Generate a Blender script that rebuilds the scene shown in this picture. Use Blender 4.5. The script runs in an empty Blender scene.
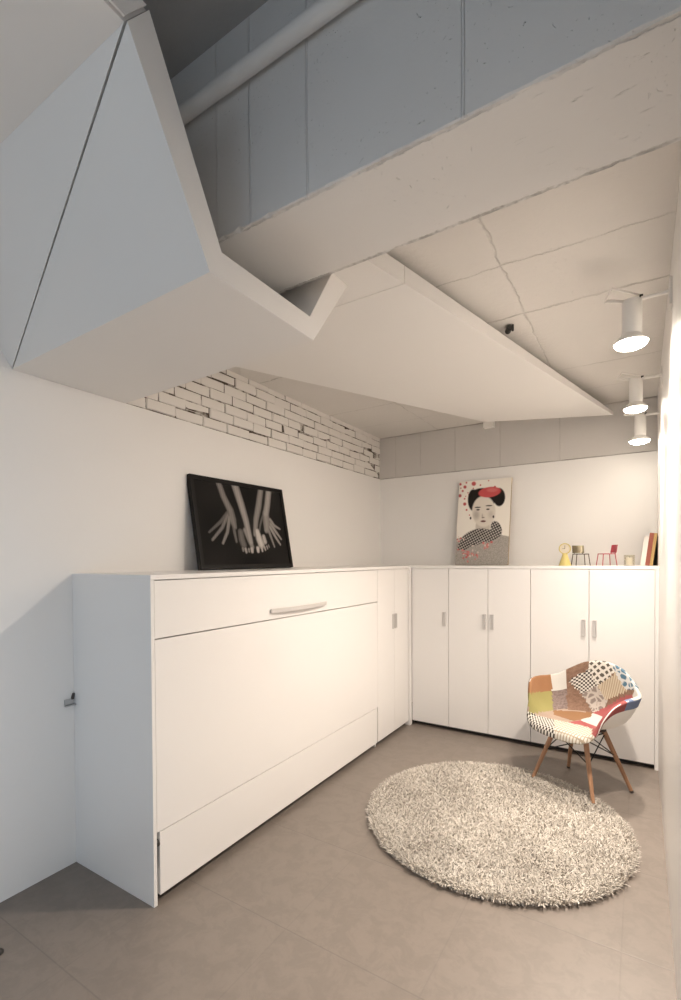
import bpy, bmesh, math, random
import numpy as np
from mathutils import Vector, Matrix
random.seed(7); rng = np.random.default_rng(7)
SC = bpy.context.scene
COL = SC.collection
PI = math.pi

# ------------------------------------------------------------------ helpers
def obj(name, bm, mat, parent=None, smooth=False, bevel=0.0, seg=2):
    if bevel > 0:
        es = [e for e in bm.edges if len(e.link_faces) == 2 and e.calc_face_angle(0) > 0.5]
        bmesh.ops.bevel(bm, geom=es, offset=bevel, segments=seg, profile=0.5, affect='EDGES', clamp_overlap=True)
    bmesh.ops.recalc_face_normals(bm, faces=bm.faces)
    me = bpy.data.meshes.new(name)
    bm.to_mesh(me); bm.free()
    return link(name, me, mat, parent, smooth)

def link(name, me, mat, parent=None, smooth=False):
    o = bpy.data.objects.new(name, me)
    COL.objects.link(o)
    for m in (mat if isinstance(mat, (list, tuple)) else [mat]):
        me.materials.append(m)
    if smooth:
        me.polygons.foreach_set('use_smooth', [True]*len(me.polygons))
        try:
            me.set_sharp_from_angle(angle=0.7)
        except Exception:
            pass
    if parent is not None:
        o.parent = parent
    return o

def tag(o, label, cat, group=None):
    o['label'] = label; o['category'] = cat
    if group: o['group'] = group
    return o

def thing(name, label, cat, loc=(0, 0, 0), rz=0.0, group=None):
    o = bpy.data.objects.new(name, None); COL.objects.link(o)
    o.empty_display_size = 0.05
    o.location = loc; o.rotation_euler = (0, 0, rz)
    return tag(o, label, cat, group)

def struct(o):
    o['kind'] = 'structure'; return o

def bx(bm, x0, x1, y0, y1, z0, z1):
    vs = [bm.verts.new(p) for p in ((x0,y0,z0),(x1,y0,z0),(x1,y1,z0),(x0,y1,z0),(x0,y0,z1),(x1,y0,z1),(x1,y1,z1),(x0,y1,z1))]
    for f in ((3,2,1,0),(4,5,6,7),(0,1,5,4),(1,2,6,5),(2,3,7,6),(3,0,4,7)):
        bm.faces.new([vs[i] for i in f])
    return vs

def box(x0, x1, y0, y1, z0, z1):
    bm = bmesh.new(); bx(bm, x0, x1, y0, y1, z0, z1); return bm

def prism(poly, axis, a, b, bm=None):
    """poly = 2D points; extruded along axis from a to b. axis 'x': (y,z); 'z': (x,y); 'y': (x,z)"""
    bm = bm or bmesh.new()
    def P(p, t):
        return {'x': (t, p[0], p[1]), 'y': (p[0], t, p[1]), 'z': (p[0], p[1], t)}[axis]
    A = [bm.verts.new(P(p, a)) for p in poly]; B = [bm.verts.new(P(p, b)) for p in poly]
    n = len(poly)
    bm.faces.new(A); bm.faces.new(B[::-1])
    for i in range(n):
        bm.faces.new((A[i], A[(i+1) % n], B[(i+1) % n], B[i]))
    return bm

def tube(bm, pts, r, n=12, cap=True, closed=False):
    pts = [Vector(p) for p in pts]; m = len(pts)
    rs = r if isinstance(r, (list, tuple)) else [r]*m
    rings = []; up = None
    for i in range(m):
        if closed:
            t = (pts[(i+1) % m]-pts[i-1]).normalized()
        else:
            t = (pts[min(i+1, m-1)]-pts[max(i-1, 0)]).normalized()
        if up is None:
            up = Vector((0, 0, 1)) if abs(t.z) < 0.9 else Vector((1, 0, 0))
        s = t.cross(up).normalized(); up = s.cross(t).normalized()
        rings.append([bm.verts.new(pts[i]+rs[i]*(math.cos(2*PI*k/n)*s+math.sin(2*PI*k/n)*up)) for k in range(n)])
    for i in range(m if closed else m-1):
        a, b = rings[i], rings[(i+1) % m]
        for k in range(n):
            bm.faces.new((a[k], a[(k+1) % n], b[(k+1) % n], b[k]))
    if cap and not closed:
        bm.faces.new(rings[0][::-1]); bm.faces.new(rings[-1])
    return bm

def lathe(bm, prof, c=(0, 0, 0), n=32):
    rings = []
    for r, z in prof:
        if r < 1e-6:
            rings.append([bm.verts.new((c[0], c[1], c[2]+z))])
        else:
            rings.append([bm.verts.new((c[0]+r*math.cos(2*PI*k/n), c[1]+r*math.sin(2*PI*k/n), c[2]+z)) for k in range(n)])
    for a, b in zip(rings, rings[1:]):
        for k in range(n):
            q = [a[k % len(a)], a[(k+1) % len(a)], b[(k+1) % len(b)], b[k % len(b)]]
            u = []
            for v in q:
                if v not in u: u.append(v)
            if len(u) > 2:
                bm.faces.new(u)
    return bm

# ------------------------------------------------------------------ materials
class NT:
    def __init__(s, name):
        s.m = bpy.data.materials.new(name); s.m.use_nodes = True
        s.t = s.m.node_tree; s.b = s.t.nodes['Principled BSDF']
    def n(s, typ, **kw):
        nd = s.t.nodes.new(typ)
        for k, v in kw.items():
            if k.startswith('i_'):
                key = k[2:]; key = int(key) if key.isdigit() else key.replace('_', ' ')
                if hasattr(v, 'is_output'): s.t.links.new(v, nd.inputs[key])
                else: nd.inputs[key].default_value = v
            else: setattr(nd, k, v)
        return nd
    def math(s, op, a, b=None, c=None, clamp=False):
        nd = s.t.nodes.new('ShaderNodeMath'); nd.operation = op; nd.use_clamp = clamp
        for i, v in enumerate((a, b, c)):
            if v is None: continue
            if hasattr(v, 'is_output'): s.t.links.new(v, nd.inputs[i])
            else: nd.inputs[i].default_value = v
        return nd.outputs[0]
    def mix(s, f, a, b):
        nd = s.t.nodes.new('ShaderNodeMix'); nd.data_type = 'RGBA'
        for i, v in ((0, f), (6, a), (7, b)):
            if hasattr(v, 'is_output'): s.t.links.new(v, nd.inputs[i])
            else: nd.inputs[i].default_value = (*v, 1) if isinstance(v, tuple) and len(v) == 3 else v
        return nd.outputs[2]
    def ramp(s, f, lo, hi):
        nd = s.n('ShaderNodeMapRange', clamp=True, i_Value=f); nd.inputs[1].default_value = lo; nd.inputs[2].default_value = hi
        return nd.outputs[0]
    def noise(s, vec, scale, detail=3.0, rough=0.5):
        nd = s.n('ShaderNodeTexNoise', i_Scale=scale, i_Detail=detail, i_Roughness=rough)
        if vec is not None: s.t.links.new(vec, nd.inputs['Vector'])
        return nd.outputs[0]
    def obj(s): return s.n('ShaderNodeTexCoord').outputs['Object']
    def uv(s): return s.n('ShaderNodeTexCoord').outputs['UV']
    def set(s, **kw):
        for k, v in kw.items():
            key = k.replace('_', ' ')
            if hasattr(v, 'is_output'): s.t.links.new(v, s.b.inputs[key])
            else: s.b.inputs[key].default_value = (*v, 1) if isinstance(v, tuple) and len(v) == 3 else v
        return s
    def bump(s, h, strength=0.3, dist=0.01, normal=None):
        nd = s.n('ShaderNodeBump', i_Height=h, i_Strength=strength, i_Distance=dist)
        s.t.links.new(nd.outputs[0], s.b.inputs['Normal']); return s

def plain(name, col, rough=0.5, metal=0.0, **kw):
    t = NT(name).set(Base_Color=col, Roughness=rough, Metallic=metal, **kw); return t.m

def lacquer(name, col, rough):
    t = NT(name); o = t.obj(); n = t.noise(o, 3.0, 2.0)
    t.set(Base_Color=t.mix(n, tuple(c*0.985 for c in col), col), Roughness=rough)
    return t.m

def plaster(name, col, rough=0.6, bump=0.06):
    t = NT(name); o = t.obj(); n = t.noise(o, 2.0, 4.0)
    t.set(Base_Color=t.mix(n, tuple(c*0.97 for c in col), col), Roughness=rough)
    t.bump(t.noise(o, 60.0, 4.0), bump, 0.004); return t.m

def painted_concrete(name, col, lines, rough=0.62, pits=True, dark=0.6, wob=0.035, face_only=False, under=(), scuff=False):
    """paint over cast concrete: formwork joints (axis, position, half width, strength), pits and scuffs"""
    t = NT(name); o = t.obj(); sep = t.n('ShaderNodeSeparateXYZ', i_0=o)
    warp = t.math('MULTIPLY', t.math('SUBTRACT', t.noise(o, 7.0, 5.0, 0.65), 0.5), wob)
    fine = t.noise(o, 34.0, 4.0, 0.6); broad = t.noise(o, 1.6, 4.0, 0.6)
    tot = None
    for ax, pos, w, st in lines:
        d = t.math('ABSOLUTE', t.math('SUBTRACT', t.math('ADD', sep.outputs[ax], warp), pos))
        f = t.math('MULTIPLY', t.math('SUBTRACT', 1.0, t.ramp(d, w*0.4, w)), st)
        tot = f if tot is None else t.math('MAXIMUM', tot, f)
    if face_only:
        gn = t.n('ShaderNodeNewGeometry').outputs['Normal']; ny_ = t.n('ShaderNodeSeparateXYZ', i_0=gn).outputs[1]
        tot = t.math('MULTIPLY', tot, t.ramp(t.math('ABSOLUTE', ny_), 0.6, 0.9))
        zz_ = t.math('ABSOLUTE', t.n('ShaderNodeSeparateXYZ', i_0=gn).outputs[2])
    patch = t.ramp(t.noise(o, 9.0, 3.0), 0.38, 0.62)
    crack = t.math('MULTIPLY', tot, t.math('ADD', 0.25, t.math('MULTIPLY', patch, 0.75)))
    if under:
        ed = None
        w2 = t.math('MULTIPLY', t.math('SUBTRACT', t.noise(o, 18.0, 5.0, 0.7), 0.5), 0.03)
        for ax, pos, w, st in under:
            d = t.math('ABSOLUTE', t.math('SUBTRACT', t.math('ADD', sep.outputs[ax], w2), pos))
            f = t.math('MULTIPLY', t.math('SUBTRACT', 1.0, t.ramp(d, w*0.4, w)), st)
            ed = f if ed is None else t.math('MAXIMUM', ed, f)
        ed = t.math('MULTIPLY', ed, t.ramp(t.noise(o, 6.0, 4.0, 0.7), 0.40, 0.56))
        mp_ = t.n('ShaderNodeMapping', i_Vector=o); mp_.inputs['Scale'].default_value = (5, 26, 9)
        sc_ = t.math('MULTIPLY', t.ramp(t.noise(mp_.outputs[0], 1.6, 5.0, 0.7), 0.62, 0.70), t.math('MULTIPLY', t.ramp(sep.outputs['X'], 2.0, 2.3), t.ramp(t.noise(o, 4.0, 2.0), 0.42, 0.55)))
        ed = t.math('MULTIPLY', t.math('MAXIMUM', ed, sc_), t.ramp(zz_, 0.6, 0.9))
    c = t.mix(broad, tuple(x*0.90 for x in col), col)
    c = t.mix(t.math('MULTIPLY', crack, dark), c, (0.10, 0.085, 0.07))
    h = t.math('SUBTRACT', t.math('MULTIPLY', fine, 0.12 if face_only else 0.35), t.math('MULTIPLY', tot, -1.1 if face_only else 0.8))
    if under:
        c = t.mix(t.math('MULTIPLY', ed, 0.55), c, (0.13, 0.12, 0.11)); h = t.math('SUBTRACT', h, ed)
    if pits:
        v = t.n('ShaderNodeTexVoronoi', i_Scale=17.0, i_Vector=t.n('ShaderNodeVectorMath', operation='ADD', i_0=o, i_1=t.n('ShaderNodeTexNoise', i_Scale=9.0, i_Vector=o).outputs[1]).outputs[0]).outputs['Distance']
        pit = t.math('MULTIPLY', t.math('SUBTRACT', 1.0, t.ramp(v, 0.05, 0.13)), t.ramp(t.noise(o, 2.3, 2.0), 0.52, 0.6))
        h = t.math('SUBTRACT', h, pit)
        c = t.mix(t.math('MULTIPLY', pit, 0.10), c, (0.2, 0.18, 0.16))
    t.set(Base_Color=c, Roughness=rough); t.bump(h, 0.7, 0.012); return t.m

M = {}
WHITE = (0.80, 0.785, 0.765)
M['wall'] = plaster('wall_paint', WHITE)
M['wallr'] = plaster('wall_paint_satin', (0.82, 0.80, 0.78), 0.42, 0.03)
M['cab'] = lacquer('white_lacquer', (0.83, 0.815, 0.80), 0.28)
M['panel'] = plaster('panel_paint', (0.80, 0.785, 0.765), 0.6, 0.02)
M['dark'] = plain('dark_recess', (0.02, 0.018, 0.016), 0.6)
M['plinth'] = plain('plinth_dark', (0.05, 0.042, 0.036), 0.5)
M['metal'] = plain('brushed_nickel', (0.66, 0.64, 0.62), 0.42, 0.35)
M['greymetal'] = plain('grey_metal', (0.50, 0.50, 0.50), 0.4, 0.6)
M['lampwhite'] = plain('lamp_white', (0.82, 0.80, 0.77), 0.35)
M['black'] = plain('black_wood', (0.008, 0.007, 0.0065), 0.5, Specular_IOR_Level=0.2)
M['blackwire'] = plain('black_wire', (0.012, 0.012, 0.012), 0.4, 0.4)
M['ceil'] = painted_concrete('ceiling_paint', (0.70, 0.675, 0.645), [
    ('Y', -1.87, 0.010, 1.0), ('Y', -2.34, 0.007, 0.55), ('Y', -0.95, 0.008, 0.6), ('X', 1.79, 0.006, 0.45), ('X', 0.62, 0.006, 0.5), ('Y', -0.45, 0.006, 0.4)], wob=0.06, dark=0.45)
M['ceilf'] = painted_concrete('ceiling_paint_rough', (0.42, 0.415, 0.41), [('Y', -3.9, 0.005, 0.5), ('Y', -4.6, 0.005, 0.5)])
M['beam'] = painted_concrete('beam_paint', (0.77, 0.755, 0.735), [
    ('X', 1.118, 0.0035, 0.6), ('X', 1.262, 0.004, 0.8), ('X', 1.482, 0.004, 0.8), ('X', 1.939, 0.005, 1.0)], dark=0.0, wob=0.008, face_only=True, under=[('Y', -2.990, 0.010, 1.0), ('Y', -3.332, 0.007, 0.6)])
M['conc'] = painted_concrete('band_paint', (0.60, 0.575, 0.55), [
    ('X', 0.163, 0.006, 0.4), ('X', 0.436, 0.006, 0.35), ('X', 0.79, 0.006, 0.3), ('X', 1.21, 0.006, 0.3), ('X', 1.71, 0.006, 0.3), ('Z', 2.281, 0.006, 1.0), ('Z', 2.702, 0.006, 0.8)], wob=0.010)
M['brick'] = plaster('painted_brick', (0.74, 0.715, 0.68), 0.65, 0.35)
t = NT('mortar'); o = t.obj()
t.set(Base_Color=t.mix(t.ramp(t.noise(o, 13.0, 4.0, 0.6), 0.34, 0.54), (0.62, 0.59, 0.55), (0.07, 0.052, 0.038)), Roughness=0.9); M['mortar'] = t.m

# floor: big taupe tiles with faint joints
t = NT('floor_tile'); o = t.obj(); sep = t.n('ShaderNodeSeparateXYZ', i_0=o)
P_ = 0.560
def jl(comp, off):
    f = t.math('FRACT', t.math('DIVIDE', t.math('ADD', comp, off), P_))
    d = t.math('MULTIPLY', t.math('SUBTRACT', 0.5, t.math('ABSOLUTE', t.math('SUBTRACT', f, 0.5))), P_)
    return t.math('SUBTRACT', 1.0, t.ramp(d, 0.0012, 0.0035))
j = t.math('MAXIMUM', jl(sep.outputs['Y'], 3.023+5.6), t.math('MULTIPLY', jl(sep.outputs['X'], 5.6-1.125), 0.45))
n1 = t.noise(o, 2.2, 5.0, 0.6); n2 = t.noise(o, 45.0, 4.0, 0.6)
v = t.n('ShaderNodeTexNoise', i_Scale=11.0, i_Detail=9.0, i_Roughness=0.72, i_Distortion=0.7, i_Vector=o).outputs[0]
c = t.mix(n1, (0.158, 0.131, 0.110), (0.196, 0.163, 0.138))
c = t.mix(t.math('MULTIPLY', t.ramp(v, 0.45, 0.56), 0.55), c, (0.135, 0.111, 0.093))
c = t.mix(t.math('MULTIPLY', n2, 0.3), c, (0.24, 0.21, 0.185))
c = t.mix(t.math('MULTIPLY', j, 0.45), c, (0.10, 0.085, 0.075))
t.set(Base_Color=c, Roughness=0.46, IOR=1.75); t.bump(t.math('SUBTRACT', t.math('ADD', t.math('MULTIPLY', n2, 0.2), t.math('MULTIPLY', v, 0.3)), t.math('MULTIPLY', j, 0.6)), 0.25, 0.003); M['floor'] = t.m

# ------------------------------------------------------------------ dimensions
W, D, L, HC, DB = 2.4065, 0.585, 3.2193, 1.3885, 0.596
ZB, ZC, ZF = 2.2766, 2.708, 3.14
YN = -7.2
BY0, BY1, BZ = -3.34, -2.98, 2.50
YE = -1.2056                       # end of the wall bed

# ------------------------------------------------------------------ the setting
struct(obj('floor', box(-0.25, W+0.15, YN-0.15, 0.15, -0.1, 0.0), M['floor']))
wl = struct(obj('wall_left', box(-0.2, 0.0, YN, 0.0, 0, ZB), M['wall']))
obj('upper_wall', box(-0.2, 0.0, YN, BY0-0.05, ZB+0.0005, ZF), M['wall'], wl)
wb = struct(obj('wall_back', box(-0.2, W+0.1, 0.0, 0.15, 0, ZB), M['wall']))
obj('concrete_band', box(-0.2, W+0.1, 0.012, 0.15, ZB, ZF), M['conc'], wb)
bm = bmesh.new()
GY0, GY1, GZ1 = -5.60, -4.56, 2.05  # unseen opening added so cool side light reaches the left wall
bx(bm, W, W+0.1, GY1, 0.0, 0, ZF); bx(bm, W, W+0.1, YN, GY0, 0, ZF); bx(bm, W, W+0.1, GY0, GY1, GZ1, ZF)
struct(obj('wall_right', bm, M['wallr']))
bm = bmesh.new()
for a, b, z0, z1 in ((GY0, GY0+0.06, 0, GZ1), (GY1-0.06, GY1, 0, GZ1), (GY0+0.06, GY1-0.06, GZ1-0.06, GZ1), (GY0+0.06, GY1-0.06, 0, 0.06)):
    bx(bm, W+0.03, W+0.08, a, b, z0, z1)
struct(obj('added_side_window', bm, M['lampwhite'], bevel=0.004))  # frame for the added opening, out of view
ce = struct(obj('ceiling', box(-0.2, W, BY1-0.1, 0.012, ZC, ZF+0.1), M['ceil']))
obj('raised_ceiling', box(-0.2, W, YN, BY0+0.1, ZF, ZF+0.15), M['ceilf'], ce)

# beam, with slightly ragged lower arrises
bm = bmesh.new()
N = 150
rows = []
for i in range(N+1):
    x = -0.19+(W-0.001+0.19)*i/N
    a, b = random.gauss(0, 1), random.gauss(0, 1)
    ja = (max(0, random.gauss(-0.6, 1.0)))*0.004; jb = (max(0, random.gauss(-0.6, 1.0)))*0.004
    rows.append([bm.verts.new(p) for p in ((x, BY0, ZF), (x, BY0, BZ+0.03), (x, BY0, BZ+0.004+ja), (x, BY0+0.004+ja, BZ), (x, BY0+0.05, BZ),
                                           (x, BY1-0.05, BZ), (x, BY1-0.004-jb, BZ), (x, BY1, BZ+0.004+jb), (x, BY1, BZ+0.03), (x, BY1, ZF))])
for r0, r1 in zip(rows, rows[1:]):
    for k in range(10):
        bm.faces.new((r0[k], r0[(k+1) % 10], r1[(k+1) % 10], r1[k]))
bm.faces.new(rows[0]); bm.faces.new(rows[-1][::-1])
struct(obj('beam', bm, M['beam']))

# painted brick band above the plaster on the left
bm = box(-0.2, -0.0215, BY1-0.3, 0.012, ZB, ZC+0.02)
br = obj('mortar_bed', bm, M['mortar'], wl)
bm = bmesh.new()
bh, bl = 0.0640, 0.200
zr = ZB+0.012; row = 0
while zr < ZC-0.01:
    y = -3.2+(0.1 if row % 2 else 0.0)
    z1 = min(zr+bh-0.0045, ZC+0.01)
    while y < 0.012:
        ll = bl+random.uniform(-0.012, 0.012)
        q = bmesh.new()
        dx = random.uniform(-0.005, 0.004); dz = random.uniform(-0.0025, 0.0025)
        bx(q, -0.06, -0.016+dx, y+0.0025, min(y+ll-0.0015-random.uniform(0, 0.0025), 0.011), zr+dz, z1+dz)
        bmesh.ops.bevel(q, geom=list(q.edges), offset=0.006, segments=2, profile=0.6, affect='EDGES')
        for v in q.verts:
            v.co.x += random.uniform(-0.0022, 0.0022); v.co.z += random.uniform(-0.0022, 0.0022); v.co.y += random.uniform(-0.0025, 0.0025)
        me = bpy.data.meshes.new('tmp'); q.to_mesh(me); q.free(); bm.from_mesh(me); bpy.data.meshes.remove(me)
        y += ll
    zr += bh; row += 1
obj('brick_band', bm, M['brick'], wl)

# near end of the room: a wall with a wide window, behind the camera
bm = bmesh.new()
bx(bm, -0.2, W+0.1, YN-0.15, YN, 0, 0.5); bx(bm, -0.2, W+0.1, YN-0.15, YN, 2.95, ZF+0.1)
bx(bm, -0.2, 0.25, YN-0.15, YN, 0.5, 2.95); bx(bm, W-0.25, W+0.1, YN-0.15, YN, 0.5, 2.95)
struct(obj('wall_front', bm, plaster('wall_dark_low_bounce', (0.16, 0.155, 0.15))))  # unseen wall coloured dark only to cut bounce on the folded panel
wf = bmesh.new()
for x0, x1, z0, z1 in ((0.25, W-0.25, 0.5, 0.56), (0.25, W-0.25, 2.89, 2.95), (0.25, 0.31, 0.56, 2.89), (W-0.31, W-0.25, 0.56, 2.89), (1.17, 1.23, 0.56, 2.89)):
    bx(wf, x0, x1, YN-0.11, YN-0.04, z0, z1)
struct(obj('window_1', wf, M['lampwhite'], bevel=0.004))
# ------------------------------------------------------------------ folded ceiling panel
fp = thing('folded_ceiling_panel', 'large white folded panel hanging from the ceiling and bending under the beam', 'ceiling panel', (0.6, -3.2, 2.2766))
def fobj(name, bm, mat=M['panel'], **kw):
    o = obj(name, bm, mat, fp, **kw); o.location = (-0.6, 3.2, -2.2766); return o
XR = 1.25
A, A2 = (-3.499, 2.2766), (-3.452, 2.357)
B, B2 = (-2.985, 2.2766), (-3.007, 2.357)
C_, C2 = (-2.735, 2.5995), (-2.85, 2.5995)
E1, E2 = (-3.7555, 2.7495), (-3.6935, 2.8355)
tb = prism([A, B, C_, C2, B2, A2], 'x', 0.001, XR)
for v in tb.verts:
    if v.co.x < 0.01 and v.co.z < 2.4: v.co.y += 0.034 if v.co.y < -3.3 else 0.06
fobj('trough', tb)
def tri(pts):       # slab between the outer plane (A-E1) and the inner plane (A2-E2); pts = (x, t)
    bm = bmesh.new()
    out = [bm.verts.new((x, A[0]+(E1[0]-A[0])*t, A[1]+(E1[1]-A[1])*t)) for x, t in pts]
    inn = [bm.verts.new((x, A2[0]+(E2[0]-A2[0])*t, A2[1]+(E2[1]-A2[1])*t)) for x, t in pts]
    for v, (x, t) in zip(out+inn, pts+pts):
        v.co.y += 0.034*(1-x/XR)*(1-t)
    bm.faces.new(out); bm.faces.new(inn[::-1])
    n = len(pts)
    for i in range(n):
        bm.faces.new((out[i], out[(i+1) % n], inn[(i+1) % n], inn[i]))
    return bm
g = 0.006
fobj('sloped_panel', tri([(g*1.6, 0.0), (XR, 0.0), (XR, 0.994)]))
fobj('sloped_panel', tri([(0.001, g*0.8), (XR-g*2.2, 1.0), (0.001, 1.0)]))
fobj('soffit_panel', prism([(-3.7558, 2.7495), (-3.694, 2.8355), (-6.9, 2.858), (-6.9, 2.775)], 'x', 0.001, XR-0.010))  # unseen length stretched far back to shade the sloped panel
fobj('edge_strip', prism([(-3.760, 2.7555), (-3.699, 2.838), (-6.9, 2.858), (-6.9, 2.776)], 'x', XR-0.006, XR))
ys = -2.620
def taper(b):
    for v in b.verts:
        if v.co.z > 2.65 and v.co.y > -1.0: v.co.z = 2.628 if v.co.x > 2.0 else 2.650
    return b
def rx(y): return 1.4612+0.2485*(y+2.616)
fobj('fold_panel', prism([(0.025, -2.955), (rx(-2.955), -2.955), (rx(ys-0.002), ys-0.002), (0.134, ys-0.002), (0.025, -2.85)], 'z', 2.6, 2.675))
wg = bmesh.new()
fobj('ceiling_wing', taper(prism([(0.136, ys+0.002), (rx(ys+0.002), ys+0.002), (2.107, -0.014), (1.182, -0.382)], 'z', 2.6, 2.675, bm=wg)))
bm = bmesh.new(); tube(bm, [(1.70, -1.79, 2.69), (1.68, -1.75, 2.69)], 0.016, 10); tube(bm, [(1.712, -1.775, 2.675), (1.712, -1.775, 2.708)], 0.006, 8)
fobj('mounting_bracket', bm, M['dark'], smooth=True)

# conduit under the raised ceiling along the beam
bm = bmesh.new(); tube(bm, [(0.002, BY0-0.030, 2.948), (W-0.002, BY0-0.030, 2.948)], 0.024, 20)
cp = tag(obj('conduit_pipe', bm, M['panel'], smooth=True), 'grey painted conduit pipe running along the top of the beam', 'pipe')
# junction box in the back corner of the ceiling
bm = box(1.075, 1.165, -0.05, 0.011, 2.645, 2.70)
jb = tag(obj('junction_box', bm, M['lampwhite'], bevel=0.006), 'small white box on the back wall just under the ceiling', 'junction box')

# ------------------------------------------------------------------ cabinets
TZ = HC-0.020            # underside of the worktop
bm = prism([(0.0, -L), (D+0.001, -L), (D+0.001, -DB-0.001), (W-0.0005, -DB-0.001), (W-0.0005, 0.0), (0.0, 0.0)], 'z', TZ, HC)
top = tag(obj('worktop', bm, M['cab'], bevel=0.0015), 'long L-shaped white worktop running over all the low cabinets', 'worktop')

bed = thing('wall_bed', 'long white fold-down wall bed cabinet with a curved bar handle', 'wall bed', (0.3, -2.2, 0))
def bobj(name, bm, mat, **kw):
    par = kw.pop('par', None)
    o = obj(name, bm, mat, par or bed, **kw)
    if par is None: o.location = (-0.3, 2.2, 0)
    return o
T = 0.018; DZ = 0.036
bobj('side_panel', box(0.001, D, -L, -L+0.0165, 0, TZ-0.0005), M['cab'], bevel=0.001)
bobj('side_panel', box(0.001, D-0.02, YE-0.018, YE-0.001, 0, TZ-0.0005), M['cab'])
bobj('back_board', box(0.002, 0.012, -L+0.017, YE-0.019, 0.0, TZ-0.001), M['cab'])
y0, y1 = -L+0.0185, YE-0.0025
fb = bobj('fascia_board', box(D-T, D, y0, y1, 1.1225, TZ-0.004), M['cab'], bevel=0.001)
bobj('bed_front', box(D-T, D, y0, y1, 0.307, 1.117), M['cab'], bevel=0.001)
fl = bobj('foot_flap', box(D-T, D, -3.188, -1.222, DZ, 0.303), M['cab'], bevel=0.001)
bm = bmesh.new(); bx(bm, D-0.05, D-0.020, -3.201, -3.189, 0.05, 0.30); tube(bm, [(D-0.014, -3.2005, 0.255), (D-0.014, -3.189, 0.255)], 0.016, 12); bx(bm, D-0.02, D-0.008, -3.1995, -3.1945, 0.15, 0.255)
bobj('hinge', bm, M['dark'], par=fl)
bobj('plinth', box(D-0.060, D-0.045, y0, y1, 0, 0.30), M['dark'])
# curved handle
bm = bmesh.new(); nn = 24; ha, hb = -2.468, -1.930
R0 = []
for i in range(nn+1):
    s = i/nn; y = ha+(hb-ha)*s; off = 0.006+0.024*(1-(2*s-1)**2)
    R0.append([bm.verts.new(p) for p in ((D+off, y, 1.158), (D+off+0.007, y, 1.158), (D+off+0.007, y, 1.180), (D+off, y, 1.180))])
for a, b in zip(R0, R0[1:]):
    for k in range(4): bm.faces.new((a[k], a[(k+1) % 4], b[(k+1) % 4], b[k]))
bm.faces.new(R0[0][::-1]); bm.faces.new(R0[-1])
for y in (ha+0.004, hb-0.010): bx(bm, D-0.002, D+0.010, y, y+0.006, 1.160, 1.178)
bobj('bar_handle', bm, M['metal'], par=fb)

def pull(parent, u, axis, face, w=0.032):
    """rectangular pull plate with a raised rim; u = centre along the door, axis = 'x' (door faces -y) or 'y' (door faces +x)"""
    bm = bmesh.new(); z0, z1 = 0.880, 1.000; r = 0.005
    def q(a0, a1, c0, c1, d0, d1):
        if axis == 'x': bx(bm, u+a0, u+a1, face-d1, face-d0, c0, c1)
        else: bx(bm, face+d0, face+d1, u+a0, u+a1, c0, c1)
    q(-w/2, w/2, z0, z1, -0.001, 0.002)
    q(-w/2, -w/2+r, z0, z1, 0.002, 0.008); q(w/2-r, w/2, z0, z1, 0.002, 0.008)
    q(-w/2+r, w/2-r, z0, z0+r, 0.002, 0.008); q(-w/2+r, w/2-r, z1-r, z1, 0.002, 0.008)
    return obj('handle', bm, M['metal'], parent)

# left-hand low cabinet with two doors, next to the bed
lc = thing('cupboard', 'narrow white two-door cupboard in the corner beside the wall bed', 'cupboard', (0.3, -0.9, 0))
def lobj(name, bm, mat, **kw):
    o = obj(name, bm, mat, lc, **kw); o.location = (-0.3, 0.9, 0); return o
lobj('carcass', box(0.002, D-T-0.003, YE+0.001, -DB-0.01, 0.05, TZ-0.0005), M['cab'])
lobj('plinth', box(0.1, D-0.04, YE+0.001, -DB-0.01, 0, 0.05), M['plinth'])
ym = -0.9091
d1 = lobj('door', box(D-T, D, YE+0.0005, ym-0.0015, DZ, TZ-0.004), M['cab'], bevel=0.001)
d2 = lobj('door', box(D-T, D, ym+0.0015, -0.643, DZ, TZ-0.004), M['cab'], bevel=0.001)
pull(d1, ym-0.022, 'y', D); pull(d2, ym+0.022, 'y', D)
lobj('corner_post', box(D-0.03, D+0.016, -0.640, -DB-0.0005, 0, TZ-0.0005), M['cab'], bevel=0.001)

# three units along the back wall
def unit(x0, x1, label, doors, handles, endpanel=False):
    cx = (x0+x1)/2
    u = thing('cupboard', label, 'cupboard', (cx, -0.3, 0), 0, 'white cupboards along the back wall')
    def uo(name, bm, mat, **kw):
        o = obj(name, bm, mat, u, **kw); o.location = (-cx, 0.3, 0); return o
    xe = x1-0.0235 if endpanel else x1
    uo('carcass', box(x0+0.001, xe-0.0008, -DB+T+0.003, -0.002, 0.05, TZ-0.0005), M['cab'])
    uo('plinth', box(x0+0.001, xe-0.0008, -DB+0.05, -0.1, 0, 0.05), M['plinth'])
    for (a, b), h in zip(doors, handles):
        d = uo('door', box(a+0.002, b-0.002, -DB, -DB+T, DZ, TZ-0.004), M['cab'], bevel=0.001)
        pull(d, h, 'x', -DB, 0.026)
    if endpanel:
        uo('side_panel', box(x1-0.0225, x1-0.0005, -DB-0.0005, -0.002, 0, TZ-0.0005), M['cab'], bevel=0.001)
unit(D+0.018, 0.9343, 'white single-door cupboard on the back wall nearest the corner', [(D+0.018, 0.9343)], [0.8965])
unit(0.9343, 1.585, 'white two-door cupboard standing under the portrait poster', [(0.9343, 1.2624), (1.2624, 1.585)], [1.2624-0.030, 1.2624+0.030])
unit(1.585, W, 'white two-door cupboard behind the patchwork chair against the right wall', [(1.585, 1.985), (1.985, 2.384)], [1.985-0.036, 1.985+0.036], True)

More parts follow.
